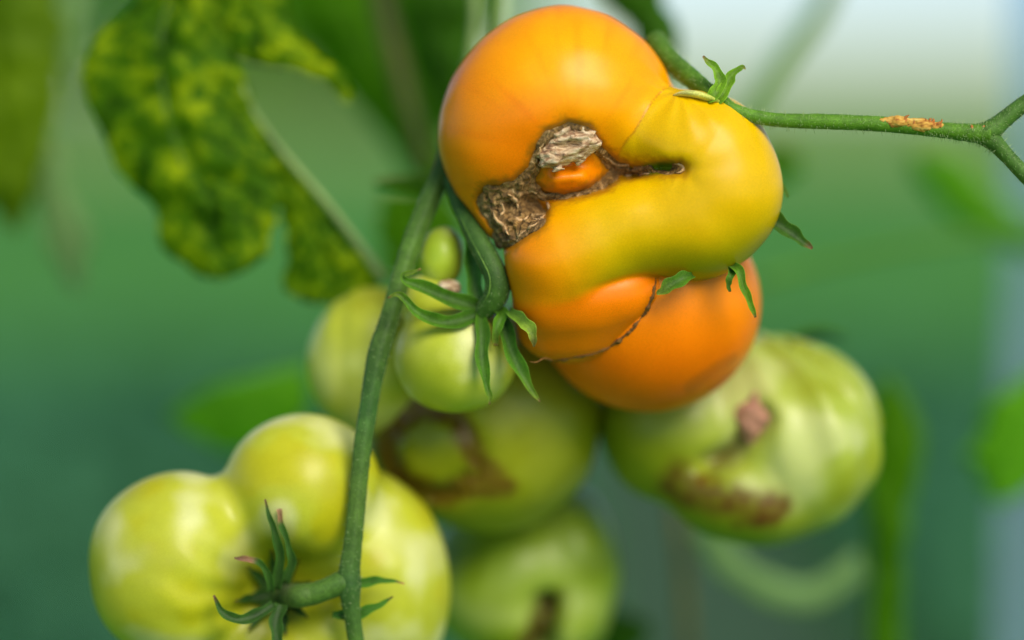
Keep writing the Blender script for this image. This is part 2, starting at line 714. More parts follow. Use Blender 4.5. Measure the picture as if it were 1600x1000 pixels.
# ------------------------------------------------------------------ tomatoes
def fruit(name, f, lo, hi, h, w0, mat, colour, parent=None, centre=None, shift=0):
    """mesh an implicit shape given in photo-pixel units (x right, y down, w away) around depth w0"""
    V, Q = surface_nets(f, lo, hi, h)
    V = refine(f, V, h)
    c = colour(V)
    W = to_world(V, centre, w0, shift)
    # (x, y down, w) is right handed and maps to (right, -up, fwd): keep the winding
    return mesh(name, W, Q, mat, parent, c)


def to_world(V, centre, w0, shift=0):
    """rigid placement: uniform scale for the distance of the fruit's centre"""
    s = (D + w0 + shift) / D
    o = P(centre[0], centre[1], w0 + shift)
    d = V - np.array([centre[0], centre[1], w0])
    return o + PX * s * (np.outer(d[:, 0], RIGHT) - np.outer(d[:, 1], UP)) + PX * s * np.outer(d[:, 2], FWD)


def surf_w(f, x, y, lo=-220, hi=300):
    ws = np.arange(lo, hi, 0.5)
    v = f(np.stack([np.full_like(ws, x), np.full_like(ws, y), ws], 1))
    i = np.argmax(v < 0)
    return ws[i] if v[i] < 0 else None


def mixcol(a, b, t):
    return a * (1 - t[:, None]) + b * t[:, None]


# ---- the fused tomato
SCAR = [  # (x, y, half width) strokes of brown crust
    [(772, 318, 26), (800, 330, 42), (822, 338, 30), (792, 366, 22), (778, 384, 10)],
    [(812, 298, 15), (832, 272, 10), (842, 244, 9), (856, 222, 9), (884, 208, 8), (914, 214, 8)],
    [(914, 214, 8), (934, 242, 8), (958, 264, 11), (985, 270, 8), (1020, 268, 8), (1054, 271, 9)],
    [(824, 292, 12), (848, 308, 7), (880, 310, 4), (912, 303, 5), (942, 290, 9), (960, 270, 11)],
]


def scar_d(p):
    d = None
    for s in SCAR:
        dd = poly2(p, s)
        d = dd if d is None else np.minimum(d, dd)
    return d


def lobe_a(p):
    a = ell(p, (880, 168, 60), (172, 160, 152))
    a = smin(a, ell(p, (800, 225, 55), (108, 130, 122), -14), 60)
    return a


B_CH = [(990, 232, 8, 62), (1056, 230, 6, 84), (1084, 248, 8, 98), (1114, 302, 8, 95), (1078, 340, 4, 90), (980, 352, 6, 82), (880, 398, 14, 92)]


def lobe_b(p):
    b = chain(p, B_CH)
    b = smin(b, ell(p, (1106, 294, 12), (104, 132, 100)), 30)
    return b


def fold_c(p):
    c = ell(p, (926, 468, 40), (122, 68, 86), -14)
    return c


def lip_c(p):
    return ell(p, (927, 489, 64), (119, 72, 82), -18)


def body(p):
    a, b = lobe_a(p), lobe_b(p)
    f = smin(a, b, 26)
    f = smin(f, ell(p, (806, 322, 30), (60, 66, 62)), 26)
    c = smin(b, fold_c(p), 4 + 44 * smooth(955, 830, p[..., 0]))
    f = np.minimum(f, c)
    f = smin(f, lip_c(p), 9)
    front = smooth(60, -10, p[..., 2])
    # the blossom-end valley
    d = scar_d(p)
    val = poly2(p, [(800, 325), (850, 275), (890, 255), (950, 262)])
    f = f + front * 24 * np.exp(-(val / 46) ** 2)
    slit = poly2(p, [(955, 262), (1060, 271)])
    f = f + front * 11 * np.exp(-(slit / 17) ** 2)
    f = f + front * 9 * smooth(7, -7, d)
    f = f - front * 15 * np.exp(-(poly2(p, [(868, 286), (908, 282)]) / 15) ** 2)
    # hollow of the big patch and hole at the slit's end
    f = f + front * 14 * np.exp(-(poly2(p, [(826, 318), (846, 326)]) / 11) ** 2)
    f = f + front * 12 * np.exp(-(poly2(p, [(1030, 266), (1044, 267)]) / 7) ** 2)
    # the seam between the upper and the yellow lobe
    f = f + front * 1.2 * np.exp(-(((a - b)) / 5.0) ** 2) * smooth(905, 935, p[..., 0])
    # pleats gathered towards the calyx and the end of the slit
    for cx_, cy_, n_, am_, rd_ in ((1058, 146, 11, 1.0, 50), (1058, 271, 7, 0.45, 50)):
        dx_, dy_ = p[..., 0] - cx_, p[..., 1] - cy_
        d_ = np.hypot(dx_, dy_)
        f = f + front * am_ * np.cos(np.arctan2(dy_, dx_) * n_ + 2 * vnoise(p, 50, 40)) * np.exp(-((d_ - 30) / rd_) ** 2) * smooth(4, 26, d_)
    # soft unevenness
    f = f + 3.0 * vnoise(p, 95, 1) + 1.2 * vnoise(p, 38, 2)
    return f


def lower(p):
    f = ell(p, (1018, 475, 158), (182, 174, 165))
    f = f + 3.0 * vnoise(p, 110, 3)
    return f


FC = (960, 320)
W0 = 40
T0 = thing('fused_tomato', P(960, 645, 60), 'fused orange and yellow tomato with brown corky scar, hanging from the side stem', 'tomato')


def col_body(V):
    a, b = lobe_a(V), lobe_b(V)
    x, y = V[:, 0], V[:, 1]
    n = vnoise(V, 70, 5)
    org = mixcol(lin(254, 148, 0), lin(255, 182, 1), smooth(150, 20, np.hypot((x - 900) * .8, y - 110)) * 0.8)  # yellower centre: the upper lobe's broad highlight put into its colour
    org = mixcol(org, lin(250, 132, 1), smooth(120, 30, np.hypot(x - 830, y - 250)) * 0.8)
    yel = np.tile(lin(230, 186, 2), (len(V), 1))
    ang = np.arctan2(y - 262, x - 900)
    rad = np.hypot(y - 262, x - 900)
    sk = vnoise(np.stack([ang * 60, rad / 12, 0 * rad], 1), 7, 44) + 0.3 * vnoise(np.stack([ang * 60, rad / 14, 0 * rad], 1), 3.4, 45)
    org = mixcol(org, lin(242, 120, 0), smooth(-0.1, 1.0, sk) * 0.4)
    yel = mixcol(yel, lin(232, 176, 2), smooth(0.1, 1.2, sk) * 0.4)
    yel = mixcol(yel, lin(160, 154, 3), smooth(34, 165, (x - 1000) * 0.32 + (y - 325) * 1.15 + 14 * n) * 0.9)  # unripe green at lower right, with some of its shading put into the colour
    yel = mixcol(yel, lin(252, 148, 0), smooth(960, 800, x - 0.25 * (y - 380) + 12 * n))
    fold = np.tile(lin(252, 132, 0), (len(V), 1))
    org = mixcol(org, lin(255, 184, 1), smooth(70, 0, b - a) * smooth(920, 960, x) * smooth(300, 230, y) * 0.75)
    c = mixcol(org, yel, smooth(3, -3, b - a))
    cf = np.minimum(fold_c(V), lip_c(V))
    c = mixcol(c, fold, smooth(14, -6, cf - b) * smooth(380, 430, y))
    # olive halo round the scar
    d = scar_d(V) + 4 * vnoise(V, 8, 46) + 3 * vnoise(V, 3.8, 47)
    c = mixcol(c, lin(168, 112, 16), smooth(15, 1, d) * 0.75 * smooth(60, 0, V[:, 2]))
    c = mixcol(c, lin(96, 70, 30), smooth(2, -8, d) * smooth(60, 0, V[:, 2]))
    # green flesh in the slit hole
    c = mixcol(c, lin(104, 122, 12), smooth(13, 4, poly2(V, [(1008, 269), (1042, 268)])))
    # hairline where the two lobes joined
    line = smooth(3.0, 0.3, np.abs(a - b)) * smooth(915, 940, x) * smooth(260, 225, y)
    c = mixcol(c, lin(170, 106, 16), line * 0.6)
    return c


fruit('body', body, (670, -10, -130), (1232, 585, 225), 3.6, W0, M_ORANGE, col_body, T0, FC)


def col_low(V):
    x, y = V[:, 0], V[:, 1]
    n = vnoise(V, 60, 6)
    c = mixcol(np.tile(lin(255, 146, 1), (len(V), 1)), lin(252, 122, 0), smooth(430, 600, y + 20 * n))  # deeper orange downwards: shading of the underside painted into the skin
    st = poly2(V, [(1080, 605), (1120, 575), (1150, 560)])
    c = mixcol(c, lin(150, 90, 14), smooth(14, 2, st + 8 * n) * 0.35)
    return c


fruit('lower_lobe', lower, (835, 290, -25), (1212, 662, 340), 5, W0, M_ORANGE, col_low, T0, FC)

def rel(x, y, wv):
    """photo pixel that sees a point of the rigid fruit frame"""
    Wp = to_world(np.array([[x, y, wv]], float), FC, W0)[0] - CAM
    z = Wp @ FWD
    s = z / (D * PX)
    return (Wp @ RIGHT) / PX / s + 800, 500 - (Wp @ UP) / PX / s, z / PX - D



# crust lying in the scar, finer mesh
def scar(p):
    n1, n2, n3 = vnoise(p, 9, 11), vnoise(p, 4.2, 12), vnoise(p, 20, 13)
    d = scar_d(p) - 0.5 + 4.5 * n1 + 2.6 * n2 + 4.0 * n3
    f = body(p) + 2.5 - 10.5 * smooth(2, -9, d) - 4.2 * n1 - 2.4 * n2 - 2.0 * n3
    big = np.exp(-(poly2(p, [(780, 345), (830, 335)]) / 40) ** 2)
    f = f - big * (3 + 4 * n3)
    f = f + 4 * np.exp(-(poly2(p, [(828, 318), (846, 324)]) / 6) ** 2)
    f = f + 5 * np.exp(-(poly2(p, [(842, 252), (838, 262)]) / 3.5) ** 2)
    f = f + 13 * np.exp(-(poly2(p, [(1020, 266), (1040, 267)]) / 4.5) ** 2)
    f = f + 4 * np.exp(-(poly2(p, [(796, 318), (790, 332)]) / 5) ** 2)
    return np.maximum(np.maximum(f, d), p[..., 2] - 45)


V, Q = surface_nets(scar, (728, 170, -125), (1085, 410, 46), 2.0)
mesh('blossom_scar', to_world(V, FC, W0), Q, M_CRUST, T0, label='rough brown blossom scar between the lobes')

# torn fibres and lips standing in the crust
rf = np.random.default_rng(21)
M_FIBRE = simple('dry fibre', lin(206, 168, 118), 0.8, 700, 0.45)
FIB = [[(846, 308), (856, 320), (854, 336), (838, 350)], [(838, 352), (822, 362), (806, 374)], [(770, 330), (776, 346), (790, 358), (796, 372)],
       [(792, 306), (806, 316), (812, 330)], [(852, 338), (842, 346), (832, 344)], [(822, 300), (836, 304), (848, 314)], [(836, 262), (840, 246), (848, 232)],
       [(940, 248), (960, 258), (984, 262)], [(1040, 262), (1056, 264), (1060, 272), (1050, 277)], [(966, 276), (990, 276), (1016, 275)], [(782, 316), (786, 330), (780, 344)], [(800, 340), (814, 346), (826, 340)]]
for fb in FIB:
    q = cr(fb, 9)
    pts = []
    for i, (x, y) in enumerate(q):
        wv = surf_w(scar, x, y, -130, 46)
        if wv is None:
            wv = surf_w(body, x, y)
        pts.append((*rel(x + rf.normal(0, .8), y + rf.normal(0, .8), wv + 0.5 + rf.normal(0, .6)), max(.5, (2.2 + rf.normal(0, .6)) * math.sin(math.pi * (i + .7) / 9.6))))
    tube('fibre', pts, M_FIBRE, T0, n=26, ring=7, rough=0.4, seed=int(fb[0][0]))

wc = surf_w(body, 890, 236)


def cork(p):
    q = p - np.array([889, 232, wc + 2])
    f = ell(p, (893, 228, wc + 1), (43, 33, 24), -10)
    f = smin(f, ell(p, (867, 252, wc - 1), (26, 18, 22), -20), 8)
    u = q[..., 1] * 0.9 + q[..., 0] * 0.36
    f = f + 2.6 * np.sin(u / 2.9 + 2.2 * vnoise(p, 16, 21)) + 3.2 * vnoise(p, 9, 22) + 2.0 * vnoise(p, 4, 23)
    f = f + 10 * np.exp(-(poly2(p, [(876, 238), (898, 232)]) / 5) ** 2)
    return f


V, Q = surface_nets(cork, (830, 180, wc - 40), (945, 280, wc + 40), 1.6)
mesh('cork_plug', to_world(V, FC, W0), Q, M_CORK, T0, label='pale dry cork plug in the scar')


def both(p):
    return np.minimum(body(p), lower(p))


def on(f, x, y, lift=0):
    wv = surf_w(f, x, y)
    return rel(x, y, (wv if wv is not None else 60) - lift)


seam = [(1022, 434), (1017, 460), (1004, 490), (984, 516), (955, 540), (925, 552), (892, 559), (862, 562), (846, 556)]
sm = cr([(x, y) for x, y in seam], 34)
rs = np.random.default_rng(9)
pts = [(*on(both, x + rs.normal(0, .7), y + rs.normal(0, .7), 0.2), max(0.8, 2.3 + rs.normal(0, 0.9)) * min(1, 0.4 + 5 * min(i, 33 - i) / 33)) for i, (x, y) in enumerate(sm)]
tube('seam', pts, M_SEAM, T0, n=120, ring=8, rough=0.5)
pts = [(862, 563, 30, 1.6), (850, 560, 10, 1.4), (838, 566, 0, 1.2), (828, 565, -4, 0.5)]
tube('dry_thread', pts, M_SEAM, T0, n=24, ring=6)

G_SEP = lin(112, 158, 34)
G_SEPD = lin(74, 118, 26)
G_STEM = lin(92, 138, 48)
BROWN = lin(130, 92, 62)


def sepal(parent, pts0, wd=None, cols=None, flat=0.2, curl=0.75, nrm=None, n=36, label=None):
    k_ = 0.8 if parent.name != 'fused_tomato' else 1.0
    pts = [(a, b_, d_, e_ * k_) for a, b_, d_, e_ in pts0]
    c = cols or [(0, G_SEP), (0.75, G_SEP), (0.93, mixcol(G_SEP[None], BROWN, np.array([0.5]))[0]), (1, BROWN)]
    return tube('sepal', pts, M_SEPAL, parent, n=n, ring=22, cols=c, veins=True, wob=0.16, flat=flat, curl=curl, nrm=nrm if nrm is not None else -FWD + 0.3 * UP, label=label)


# calyx at the top of the yellow lobe
tube('calyx_cap', [(1054, 149, -34, 5), (1072, 146, -44, 12), (1094, 149, -48, 14), (1114, 157, -44, 11), (1127, 162, -34, 4)], M_SEPAL, T0, n=30, ring=14,
     cols=[(0, lin(226, 222, 150)), (0.6, lin(206, 212, 100)), (1, lin(150, 176, 50))], flat=0.42, nrm=UP)
sepal(T0, [(1104, 157, -48, 7), (1118, 147, -48, 10), (1125, 128, -36, 9), (1119, 110, -34, 7), (1107, 98, -34, 5), (1098, 88, -34, 2)])
sepal(T0, [(1116, 162, -44, 7), (1129, 147, -42, 10), (1138, 128, -30, 9), (1147, 114, -28, 6), (1159, 106, -28, 4), (1165, 108, -28, 1)])
sepal(T0, [(1184, 336, 20, 12), (1208, 347, 0, 15), (1232, 362, -8, 12), (1252, 377, -10, 8), (1269, 389, -10, 2.5)], cols=[(0, lin(50, 88, 18)), (0.8, lin(56, 96, 20)), (1, BROWN)])
sepal(T0, [(1190, 300, 40, 6), (1208, 290, 30, 6), (1222, 293, 24, 4.5), (1231, 309, 20, 2)], cols=[(0, G_SEPD), (1, G_SEPD)])
sepal(T0, [(1140, 412, -20, 7), (1154, 424, -44, 7), (1162, 450, -46, 6), (1172, 474, -40, 5), (1180, 496, -34, 2)], cols=[(0, G_SEPD), (0.9, G_SEP), (1, BROWN)])
sepal(T0, [(1146, 415, -20, 6), (1142, 430, -40, 6), (1138, 444, -40, 4), (1140, 456, -38, 2)], cols=[(0, G_SEPD), (0.9, G_SEPD), (1, BROWN)])
sepal(T0, [(1082, 430, -36, 5), (1068, 436, -48, 10), (1048, 446, -52, 11), (1034, 456, -52, 6), (1026, 459, -50, 2)], cols=[(0, G_SEPD), (0.4, G_SEPD), (1, lin(120, 140, 50))])

# ---- green tomatoes
GY = lin(202, 206, 58)
GP = lin(206, 216, 120)
GG = lin(160, 182, 40)
GD = lin(122, 140, 20)


def ribs(p, c, n, amp, ph=0.0):
    a = np.arctan2(p[..., 1] - c[1], p[..., 0] - c[0])
    return amp * np.abs(np.sin(a * n / 2 + ph))


def green_col(base, pale, dark, up=(0, -1), scale=70, seed=31):
    def f(V):
        n = vnoise(V, scale, seed)
        n2 = vnoise(V, scale * .4, seed + 1)
        c = mixcol(np.tile(base, (len(V), 1)), pale, smooth(-0.1, 0.7, n + 0.3 * n2))
        return mixcol(c, dark, smooth(0.0, 0.8, -n + 0.3 * n2) * 0.8)
    return f


# T1: big yellow-green one, bottom left, seen from its stalk side
def t1(p):
    f = ell(p, (276, 884, 120), (137, 148, 130), 8)
    f = smin(f, ell(p, (472, 768, 128), (122, 122, 118)), 36)
    f = smin(f, ell(p, (580, 905, 205), (118, 172, 128), -14), 26)
    f = smin(f, ell(p, (430, 985, 190), (190, 120, 130)), 22)
    f = smin(f, ell(p, (420, 850, 170), (150, 120, 100)), 20)
    front = smooth(180, 60, p[..., 2])
    d = np.hypot(p[..., 0] - 436, p[..., 1] - 925)
    f = f + front * 55 * np.exp(-(d / 62) ** 2)
    a = np.arctan2(p[..., 1] - 925, p[..., 0] - 436)
    f = f + 2.2 * np.cos(a * 13 + 2.5 * vnoise(p, 60, 8)) * (0.6 + 0.8 * vnoise(p, 90, 33)) * np.exp(-((d - 110) / 75) ** 2) * front
    return f + 4 * vnoise(p, 85, 7)


def t1col(V):
    c = green_col(lin(186, 192, 52), lin(208, 212, 134), lin(188, 184, 14))(V)
    d = np.hypot(V[:, 0] - 436, V[:, 1] - 925)
    return mixcol(c, lin(150, 156, 14), smooth(130, 50, d) * 0.85)


C1 = (420, 860)
T1 = thing('unripe_tomato', P(420, 1000, 120), 'large yellow green ribbed tomato low at left, front of the green fruit', 'tomato', 'unripe tomatoes')
fruit('body', t1, (120, 620, -30), (740, 1130, 330), 6, 120, M_GREEN, t1col, T1, C1)
DK = [(0, lin(48, 82, 26)), (0.86, lin(56, 94, 30)), (0.95, lin(100, 76, 50)), (1, lin(120, 84, 66))]
w1 = surf_w(t1, 436, 928, -40, 300)
for ang, ln, wd in ((-100, 70, 12), (-60, 62, 11), (-140, 66, 12), (170, 70, 13), (130, 74, 13), (80, 66, 13), (40, 60, 12), (-20, 56, 11)):
    ca, sa = math.cos(R(ang)), math.sin(R(ang))
    pts = [(436 + ca * ln * q, 928 + sa * ln * q, (surf_w(t1, 436 + ca * ln * q, 928 + sa * ln * q, -40, 300) or 60) - 5 - 5 * q, wd * (0.8, 1, 0.85, 0.4, 0.12)[i]) for i, q in enumerate((0.05, 0.3, 0.6, 0.85, 1.0))]
    sepal(T1, pts, cols=[(0, lin(44, 76, 24)), (0.8, lin(50, 86, 28)), (1, lin(90, 66, 44))])
sepal(T1, [(432, 920, 30, 9), (438, 880, 20, 10), (432, 840, 8, 8), (422, 810, 2, 5), (414, 780, 0, 2)], cols=DK)
sepal(T1, [(446, 910, 30, 9), (456, 880, 22, 9), (450, 850, 14, 6), (440, 820, 8, 6), (436, 795, 6, 5)], cols=[(0, lin(52, 88, 30)), (0.75, lin(60, 100, 34)), (0.85, lin(150, 110, 80)), (1, lin(170, 130, 100))])
sepal(T1, [(424, 924, 28, 8), (418, 896, 16, 7), (402, 878, 6, 6), (384, 874, 2, 6), (366, 872, 0, 2)], cols=[(0, lin(52, 88, 30)), (0.5, lin(60, 100, 34)), (0.65, lin(150, 110, 84)), (1, lin(120, 84, 70))])
sepal(T1, [(428, 945, 20, 9), (400, 962, 6, 11), (370, 968, -4, 10), (346, 954, -8, 7), (334, 930, -10, 2)], cols=DK)
sepal(T1, [(440, 945, 26, 12), (432, 975, 14, 13), (436, 1010, 8, 10), (440, 1040, 10, 4)], cols=DK)
sepal(T1, [(520, 916, 48, 6), (560, 912, 42, 11), (590, 908, 36, 8), (612, 908, 32, 4), (632, 912, 30, 1.5)], cols=[(0, lin(60, 110, 36)), (0.8, lin(80, 130, 40)), (1, lin(170, 100, 80))])
sepal(T1, [(520, 960, 44, 6), (552, 962, 36, 12), (580, 952, 28, 9), (600, 942, 24, 5), (614, 932, 22, 1.5)], cols=[(0, lin(60, 110, 36)), (0.8, lin(80, 130, 40)), (1, lin(90, 60, 50))])

# T2: pale one behind the stalk
def t2(p):
    f = ell(p, (582, 565, 300), (103, 118, 105), 10)
    return f + 4 * vnoise(p, 70, 9) + 3 * np.exp(-((p[..., 0] - 540) / 12) ** 2)


T2 = thing('unripe_tomato', P(582, 680, 300), 'pale green tomato hidden behind the long stalk, left of centre', 'tomato', 'unripe tomatoes')
fruit('body', t2, (460, 430, 180), (705, 700, 420), 7, 300, M_GREEN, green_col(lin(196, 204, 60), lin(210, 218, 110), lin(176, 178, 16), seed=41), T2, (582, 565))

# T3: small round one with the green calyx, and its knob
def t3(p):
    f = ell(p, (712, 556, 92), (97, 90, 92))
    f = smin(f, ell(p, (672, 470, 118), (48, 46, 50)), 24)
    return f + 2.5 * vnoise(p, 60, 10)


T3 = thing('unripe_tomato', P(710, 645, 92), 'small round green tomato under the curled green calyx', 'tomato', 'unripe tomatoes')
fruit('body', t3, (600, 410, -15), (825, 660, 200), 5, 92, M_GREEN, green_col(lin(188, 198, 66), lin(208, 214, 130), lin(176, 188, 40), 60, 51), T3, (710, 540))


def knob(p):
    return ell(p, (690, 402, 108), (36, 48, 38), 6) + 2 * vnoise(p, 30, 14)


fruit('knob', knob, (645, 345, 60), (740, 465, 155), 4, 108, M_GREEN, green_col(lin(184, 208, 60), lin(206, 222, 110), lin(150, 184, 30), 40, 53), T3, (690, 402))


def kscar(p):
    return ell(p, (702, 450, 66), (20, 13, 9)) + 3 * vnoise(p, 9, 15) + 2 * vnoise(p, 4, 16)


V, Q = surface_nets(kscar, (672, 428, 48), (732, 472, 84), 2)
mesh('cork_plug', to_world(V, (702, 450), 66), Q, M_CORK, T3)
SG = [(0, lin(56, 98, 16)), (0.6, lin(78, 126, 22)), (0.92, lin(104, 128, 34)), (1, BROWN)]
sepal(T3, [(752, 490, 30, 10), (720, 502, 16, 15), (686, 504, 4, 14), (655, 490, -6, 10), (632, 468, -10, 8), (620, 460, -12, 5), (606, 466, -12, 2)], cols=SG)
sepal(T3, [(752, 482, 36, 10), (722, 474, 26, 16), (688, 462, 16, 16), (655, 448, 8, 12), (634, 440, 2, 8), (630, 430, 0, 5), (645, 426, 0, 4), (658, 420, 0, 2)], cols=SG)
sepal(T3, [(752, 490, 26, 9), (754, 525, 4, 14), (754, 560, -8, 13), (760, 600, -12, 7), (765, 618, -12, 5.5), (765, 632, -12, 2)], cols=SG)
sepal(T3, [(782, 482, 30, 10), (788, 510, 14, 14), (798, 545, 4, 15), (814, 580, -2, 13), (832, 612, -6, 6), (844, 628, -6, 1.5)], cols=SG)
sepal(T3, [(775, 480, 30, 9), (784, 494, 4, 12), (776, 516, -6, 9), (774, 540, -2, 4)], cols=SG)
sepal(T3, [(795, 486, 10, 8), (812, 500, -22, 12), (826, 512, -34, 12), (833, 527, -38, 8), (834, 542, -38, 2)], cols=[(0, lin(88, 136, 40)), (0.6, lin(130, 160, 50)), (1, lin(110, 90, 40))])
sepal(T3, [(752, 484, 36, 12), (742, 450, 44, 16), (738, 410, 50, 14), (734, 375, 56, 8), (732, 350, 60, 3)], cols=[(0, lin(70, 120, 34)), (1, lin(80, 136, 36))])

# T4: darker one with the brown ring
def t4(p):
    f = ell(p, (765, 655, 430), (176, 178, 150))
    f = smin(f, ell(p, (670, 690, 400), (88, 100, 100)), 30)
    d = np.hypot(p[..., 0] - 682, (p[..., 1] - 700))
    front = smooth(420, 380, p[..., 2])
    f = f + front * (13 + 6 * vnoise(p, 12, 34)) * np.exp(-((d - 64) / 18) ** 2)
    return f + 4 * vnoise(p, 80, 17)


def t4col(V):
    c = green_col(lin(150, 156, 22), lin(160, 166, 40), lin(132, 142, 12), seed=61)(V)
    d = np.hypot(V[:, 0] - 682, (V[:, 1] - 700) * 1.05)
    n = vnoise(V, 30, 18) * 1.3 + 0.9 * vnoise(V, 11, 28)
    eye = [(604, 694), (628, 652), (668, 632), (716, 648), (744, 704), (788, 752), (740, 752), (690, 768), (636, 748), (604, 694)]
    ring = smooth(27, 9, poly2(V, eye) + 4 * n)
    tail = smooth(24, 6, poly2(V, [(736, 744), (786, 754)]) + 4 * n)
    up = 0 * ring
    m = np.maximum(np.maximum(ring, tail), up) * smooth(440, 400, V[:, 2])
    return mixcol(c, lin(104, 66, 22) * np.ones(3), m * 0.95 * (0.85 + 0.15 * vnoise(V, 9, 29)))


T4 = thing('unripe_tomato', P(760, 830, 420), 'dark green tomato with a round brown ring scar, below the small tomato', 'tomato', 'unripe tomatoes')
fruit('body', t4, (565, 455, 270), (960, 850, 590), 8, 420, M_GREEN, t4col, T4, (760, 690), -80)

# T5: lobed one on the right
def t5(p):
    f = ell(p, (1262, 690, 440), (110, 140, 130), 6)
    f = smin(f, ell(p, (1190, 680, 470), (130, 158, 130), 6), 46)
    f = smin(f, ell(p, (1060, 670, 470), (125, 122, 130)), 18)
    f = smin(f, ell(p, (1150, 770, 430), (125, 76, 105), 14), 22)
    front = smooth(480, 400, p[..., 2])
    f = f + front * 26 * np.exp(-(poly2(p, [(1178, 650), (1140, 700), (1100, 720)]) / 18) ** 2)
    hw = 215 * np.sqrt(np.clip(1 - ((p[..., 1] - 695) / 185) ** 2, 0.12, 1))
    mer = np.arcsin(np.clip((p[..., 0] - 1160 - 0.12 * (p[..., 1] - 695)) / hw, -1, 1))
    f = f + 5.0 * np.cos(mer * 13 + 1.2 * vnoise(p, 90, 35)) * smooth(1165, 1215, p[..., 0] - 0.25 * (p[..., 1] - 695)) * smooth(800, 700, p[..., 1])
    return f + 5 * vnoise(p, 80, 19)


def t5col(V):
    x, y = V[:, 0], V[:, 1]
    c = green_col(lin(168, 184, 66), lin(196, 206, 124), lin(152, 164, 26), 80, 71)(V)
    c = mixcol(c, lin(138, 152, 22), smooth(40, -60, (x - 1120) * 0.6 - (y - 700) * 0.8))  # shade on the left lobe painted in as darker olive
    n = vnoise(V, 24, 20) + 0.8 * vnoise(V, 10, 36)
    m = smooth(40, 12, poly2(V, [(1050, 750), (1120, 780), (1200, 790)]) + 10 * n) * smooth(470, 400, V[:, 2])
    c = mixcol(c, lin(98, 60, 24), m * np.clip(0.75 + 0.35 * vnoise(V, 13, 37), 0, 1))
    m = smooth(20, 4, poly2(V, [(1165, 665), (1140, 700), (1110, 720)]) + 5 * n)
    return mixcol(c, lin(104, 88, 20), m * 0.8)


T5 = thing('unripe_tomato', P(1160, 845, 450), 'lobed pale green tomato with pinkish brown scar at right of the orange one', 'tomato', 'unripe tomatoes')
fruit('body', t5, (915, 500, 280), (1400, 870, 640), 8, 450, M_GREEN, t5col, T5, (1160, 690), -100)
w5 = surf_w(t5, 1175, 648, 200, 600)


def t5scar(p):
    return ell(p, (1176, 646, w5 - 2), (34, 44, 22), 22) + 5 * vnoise(p, 14, 24) + 3 * vnoise(p, 7, 26)


V, Q = surface_nets(t5scar, (1125, 585, w5 - 40), (1225, 705, w5 + 36), 3)
M_PINK = simple('pinkish brown scar', lin(176, 128, 104), 0.8, 500, 0.4)
mesh('blossom_scar', to_world(V, (1160, 690), 450, -100), Q, M_PINK, T5)

# T6: lowest, most blurred
def t6(p):
    f = ell(p, (792, 905, 680), (132, 122, 125))
    f = smin(f, ell(p, (898, 868, 690), (72, 112, 110), -14), 22)
    f = smin(f, ell(p, (840, 960, 660), (110, 80, 100)), 20)
    front = smooth(700, 620, p[..., 2])
    f = f + front * 55 * np.exp(-(poly2(p, [(852, 935), (846, 1000)]) / 20) ** 2)
    return f + 5 * vnoise(p, 80, 27)


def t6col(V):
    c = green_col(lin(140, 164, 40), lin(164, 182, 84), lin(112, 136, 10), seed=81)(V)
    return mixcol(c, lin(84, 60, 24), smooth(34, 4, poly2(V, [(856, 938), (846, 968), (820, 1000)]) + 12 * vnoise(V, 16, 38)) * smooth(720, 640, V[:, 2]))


T6 = thing('unripe_tomato', P(810, 1040, 670), 'blurred green tomato with a dark hollow, lowest at bottom centre', 'tomato', 'unripe tomatoes')
fruit('body', t6, (630, 720, 520), (1000, 1070, 830), 9, 670, M_GREEN, t6col, T6, (810, 900), -130)

# ------------------------------------------------------------------ stalks
SC1 = [(0, lin(78, 118, 42)), (1, lin(74, 116, 44))]


def hairs(parent, pts, n, ln, seed, name='stem_hairs'):
    """short fine hairs standing off a stalk"""
    rr = np.random.default_rng(seed)
    s = cr(pts, 200)
    V, F = [], []
    for i in range(n):
        k = rr.integers(2, 197)
        a, b, c, r = s[k]
        C = P(a, b, c)
        T = P(*s[k + 1][:3]) - C
        T /= np.linalg.norm(T) + 1e-12
        N = np.cross(T, rr.normal(size=3))
        N /= np.linalg.norm(N)
        S = np.cross(T, N)
        d = N + 0.35 * rr.normal(size=3) + 0.15 * T
        d /= np.linalg.norm(d)
        L = rr.uniform(0.4, 1.0) * ln * PX
        q = 0.32 * PX
        base = C + N * r * PX * 0.96
        j = len(V)
        V += [base + S * q, base - S * q * .5 + T * q * .87, base - S * q * .5 - T * q * .87, base + d * L]
        F += [(j, j + 1, j + 3), (j + 1, j + 2, j + 3), (j + 2, j, j + 3)]
    o = mesh(name, V, F, M_HAIR, parent)
    o['kind'] = 'stuff'
    return o


VINE = thing('tomato_stalk', P(548, 1000, 30), 'long green stalk arching down past the orange tomato to the left fruit', 'stalk')
MAIN = [(706, 190, 190, 17), (694, 258, 120, 17), (668, 320, 90, 18), (640, 390, 66, 17.5), (616, 470, 46, 16.5), (606, 505, 40, 17), (592, 548, 34, 18.5), (582, 596, 29, 16.5), (575, 640, 26, 15.5), (566, 700, 22, 15.5),
        (558, 780, 20, 15), (551, 850, 20, 16), (546, 888, 21, 18), (546, 915, 22, 19.5), (548, 944, 24, 15.5), (553, 980, 28, 14), (562, 1040, 36, 14)]
MAIN = [(a, b, c, d_ * 0.92) for a, b, c, d_ in MAIN]
tube('main_stem', MAIN, M_STEM, VINE, n=160, ring=24, cols=[(0, lin(72, 104, 44)), (0.18, lin(84, 122, 46)), (0.34, lin(70, 100, 40)), (0.5, lin(66, 108, 48)), (0.62, lin(84, 116, 46)), (0.8, lin(62, 100, 46)), (1, lin(76, 112, 40))], rough=0.03, ridge=0.05, seed=3)
w1 = surf_w(t1, 436, 930, -40, 300)
